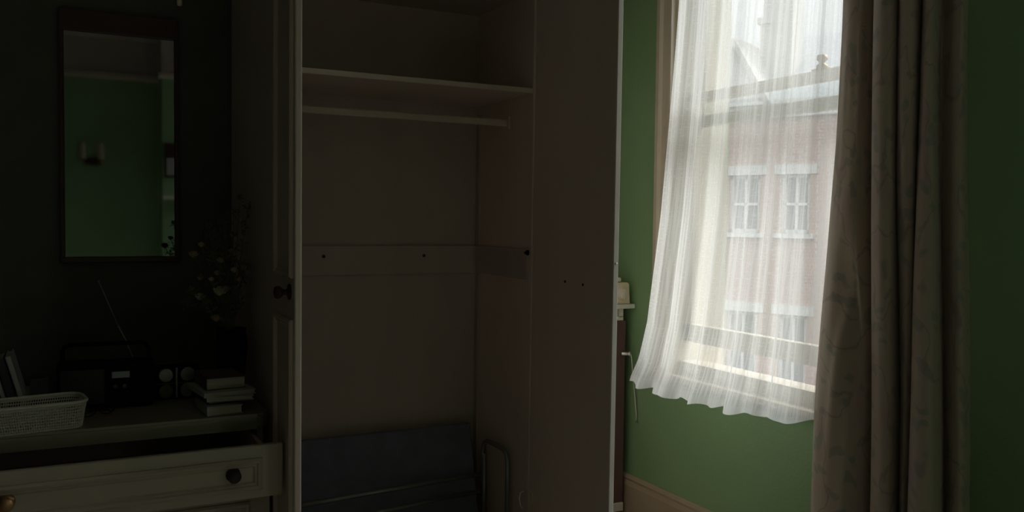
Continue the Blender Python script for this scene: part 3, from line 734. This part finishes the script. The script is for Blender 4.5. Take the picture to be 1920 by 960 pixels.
MB().tube([(2.247, cy0-.026, .768), (2.252, cy0-.027, .75), (2.265, cy0-.032, .62), (2.272, cy0-.045, .49), (2.268, cy0-.048, .462)], .0035, 8).build('hanging_rod', M['steel'], cb, True)
for fx in (cx0+.03, cx1-.05):
    for fy in (cy0+.01, cy1-.05): MB().box(fx, fx+.03, fy, fy+.03, 0, .055).build('foot', M['black'], cb)
# cream control box
tm = thing('timer_box', 'cream plastic timer with a round dial on the pale shelf by the window wall', 'timer', (2.19, 3.22, .99))
pts = [(2.11, .991), (2.256, .991), (2.250, 1.078), (2.243, 1.085), (2.11, 1.085)]
MB().prism(pts, 3.195, 3.30, 'y', .004).build('body', M['ivory'], tm)
MB().box(2.12, 2.222, 3.215, 3.28, 1.086, 1.108, .008, 3).build('lid', M['white'], tm)
o = shade(MB().lathe([(0, 0), (.027, 0), (.027, .004), (.023, .007), (.022, .014), (0, .016)], (2.210, 3.194, 1.036), (0, -1, 0), 28).build('dial', M['white'], tm))
MB().box(-.003, .003, -.006, 0, -.022, .022, .001).xf(Matrix.Translation((2.210, 3.178, 1.036)) @ Matrix.Rotation(R(12), 4, 'Y')).build('dial_grip', M['ivory'], tm)
# small pale object on the floor by the plinth
o = MB().lathe([(0, 0), (.030, 0), (.036, .01), (.036, .03), (.022, .048), (0, .052)], (2.205, 3.12, .001), (0, 0, 1), 20, 1.2, .8).build('door_stop', M['ivory'], None, True)
tag(o, 'small cream rounded object on the floor in front of the brown cabinet', 'doorstop')

# ------------------------------------------------------------------ what the mirror shows: sconce, mantel, picture
sn = thing('wall_sconce', 'twin candle wall light on the green wall reflected in the mirror', 'wall light', (.27, YR, 1.85))
MB().box(.18, .32, YR, YR+.02, 1.80, 1.86, .008).build('back_plate', M['dark_wood'], sn)
for q in (.17, .315):
    a_ = MB().tube([(.25, YR+.02, 1.83), (lerp(.25, q, .6), YR+.06, 1.81), (q, YR+.09, 1.825), (q, YR+.09, 1.84)], .006, 8).build('arm', M['brass'], sn, True)
    MB().lathe([(0, 0), (.028, .004), (.03, .012), (.0, .012)], (q, YR+.09, 1.835)).build('drip_cup', M['brass'], sn, True)
    MB().lathe([(0, 0), (.024, 0), (.026, .02), (.024, .12), (.018, .145), (0, .15)], (q, YR+.09, 1.847)).build('candle_shade', M['candle'], sn, True)
mn = thing('mantel_shelf', 'pale mantel shelf on the chimney breast reflected at the mirror edge', 'mantelpiece', (1.4, YR+.3, 1.5))
MB().box(.79, 1.91, YR+.30, YR+.44, 1.50, 1.53, .004).build('shelf_board', M['white'], mn)
MB().box(.92, 1.78, YR+.30, YR+.36, 1.40, 1.50, .004).build('frieze_board', M['white'], mn)
pi = thing('framed_picture', 'pale picture in dark frame on the chimney breast, partly seen in the mirror', 'picture', (1.05, YR+.3, 1.8))
MB().box(.82, 1.22, YR+.301, YR+.32, 1.70, 2.00, .004).build('frame', M['dark_wood'], pi)
MB().box(.835, 1.205, YR+.315, YR+.323, 1.72, 1.87).build('picture_sheet', M['paper_grey'], pi)

# ------------------------------------------------------------------ outside: the street and the house opposite
GZ = -3.6
struct(MB().box(XR+.3, 60, -30, 60, GZ-.3, GZ).build('ground_street', M['asphalt']))
hx_, hy_ = 14.3, 14.8
ang = math.atan2(.91, -.41)                  # local +x runs to the viewer's left along the front
HM = Matrix.Translation((hx_, hy_, 0)) @ Matrix.Rotation(ang, 4, 'Z')
# local frame: x along the facade (positive = left in view), y away from us is negative after rotation -> use sign s
hs = thing('brick_house', 'red brick house with white sash windows and slate roof across the street', 'house', (hx_, hy_, GZ))
S = -1      # depth direction behind the facade in local y
# window openings as dark recess boxes set in front of pierced wall pieces
wins = [(-.85, -.2), (.30, 1.05), (-2.6, -1.7), (2.2, 3.1)]
zs = [(-2.4, -.7), (1.12, 2.45)]
m = MB()
xs = sorted([-5.0, 5.0] + [q for w_ in wins for q in w_])
zl = [GZ] + [q for z_ in zs for q in z_] + [4.0]
for i in range(len(xs)-1):
    for j in range(len(zl)-1):
        iswin = any(abs(xs[i]-a) < 1e-6 for a, _ in wins) and (j % 2 == 1)
        if not iswin: m.box(xs[i], xs[i+1], -.3, 0, zl[j], zl[j+1])
m.box(-5, 5, -6, -.3, GZ, 4.0)
m.xf(HM).build('brick_wall', M['brick'], hs)
for a, c in wins:
    for z_0, z_1 in zs:
        f = MB().box(a, c, -.22, -.10, z_0, z_0+.09).box(a, c, -.22, -.10, z_1-.08, z_1).box(a, a+.08, -.22, -.10, z_0, z_1).box(c-.08, c, -.22, -.10, z_0, z_1)
        f.box(a, c, -.20, -.10, (z_0+z_1)/2-.03, (z_0+z_1)/2+.03).box((a+c)/2-.03, (a+c)/2+.03, -.20, -.10, z_0, z_1)
        fo = f.xf(HM).build('window', M['outside_white'], hs)
        MB().box(a+.02, c-.02, -.19, -.17, z_0+.02, z_1-.02).xf(HM).build('pane', M['outside_glass'], fo)
        MB().box(a-.12, c+.12, -.12, .10, z_0-.10, z_0).xf(HM).build('sill', M['outside_white'], fo)
        MB().box(a-.15, c+.15, -.12, .03, z_1, z_1+.22).xf(HM).build('lintel', M['outside_white'], fo)
MB().box(-5.05, 5.05, -.1, .10, 3.72, 4.02, .02).xf(HM).build('eaves_band', M['outside_white'], hs)
MB().prism([(-5.2, 4.02), (5.2, 4.02), (5.2, 4.1), (-5.2, 4.1)], -6, .2, 'y').xf(HM).build('gutter', M['outside_white'], hs)
m = MB(); v = [m.bm.verts.new(p) for p in ((-5.2, .2, 4.1), (5.2, .2, 4.1), (5.2, -3, 6.1), (-5.2, -3, 6.1), (5.2, -6.2, 4.1), (-5.2, -6.2, 4.1))]
m.bm.faces.new((v[0], v[1], v[2], v[3])); m.bm.faces.new((v[3], v[2], v[4], v[5])); m.bm.faces.new((v[1], v[4], v[2])); m.bm.faces.new((v[0], v[3], v[5])); m.bm.faces.new((v[0], v[5], v[4], v[1]))
m.xf(HM).build('roof', M['slate'], hs)
MB().prism([(.15, 4.05), (1.75, 4.05), (.95, 5.45)], -2.5, .05, 'y').xf(HM).build('gable', M['outside_white'], hs)
MB().prism([(0, 4.0), (.16, 4.0), (.95, 5.42), (1.74, 4.0), (1.9, 4.0), (.95, 5.62)], -2.6, .2, 'y').xf(HM).build('bargeboard', M['stucco'], hs)
ch = MB().box(-.02, .42, -1.6, -.9, 4.4, 8.6).box(.42, .80, -1.5, -1.0, 4.4, 6.1).box(.36, .86, -1.55, -.95, 6.1, 6.25).box(.42, .72, -1.5, -1.0, 6.25, 8.2).xf(HM).build('chimney', M['stucco'], hs)
for q in (.1, .3): MB().lathe([(0, 0), (.09, 0), (.07, .35), (.08, .4), (0, .4)], HM @ Vector((q, -1.25, 8.6))).build('chimney_pot', M['red_cover'], ch, True)
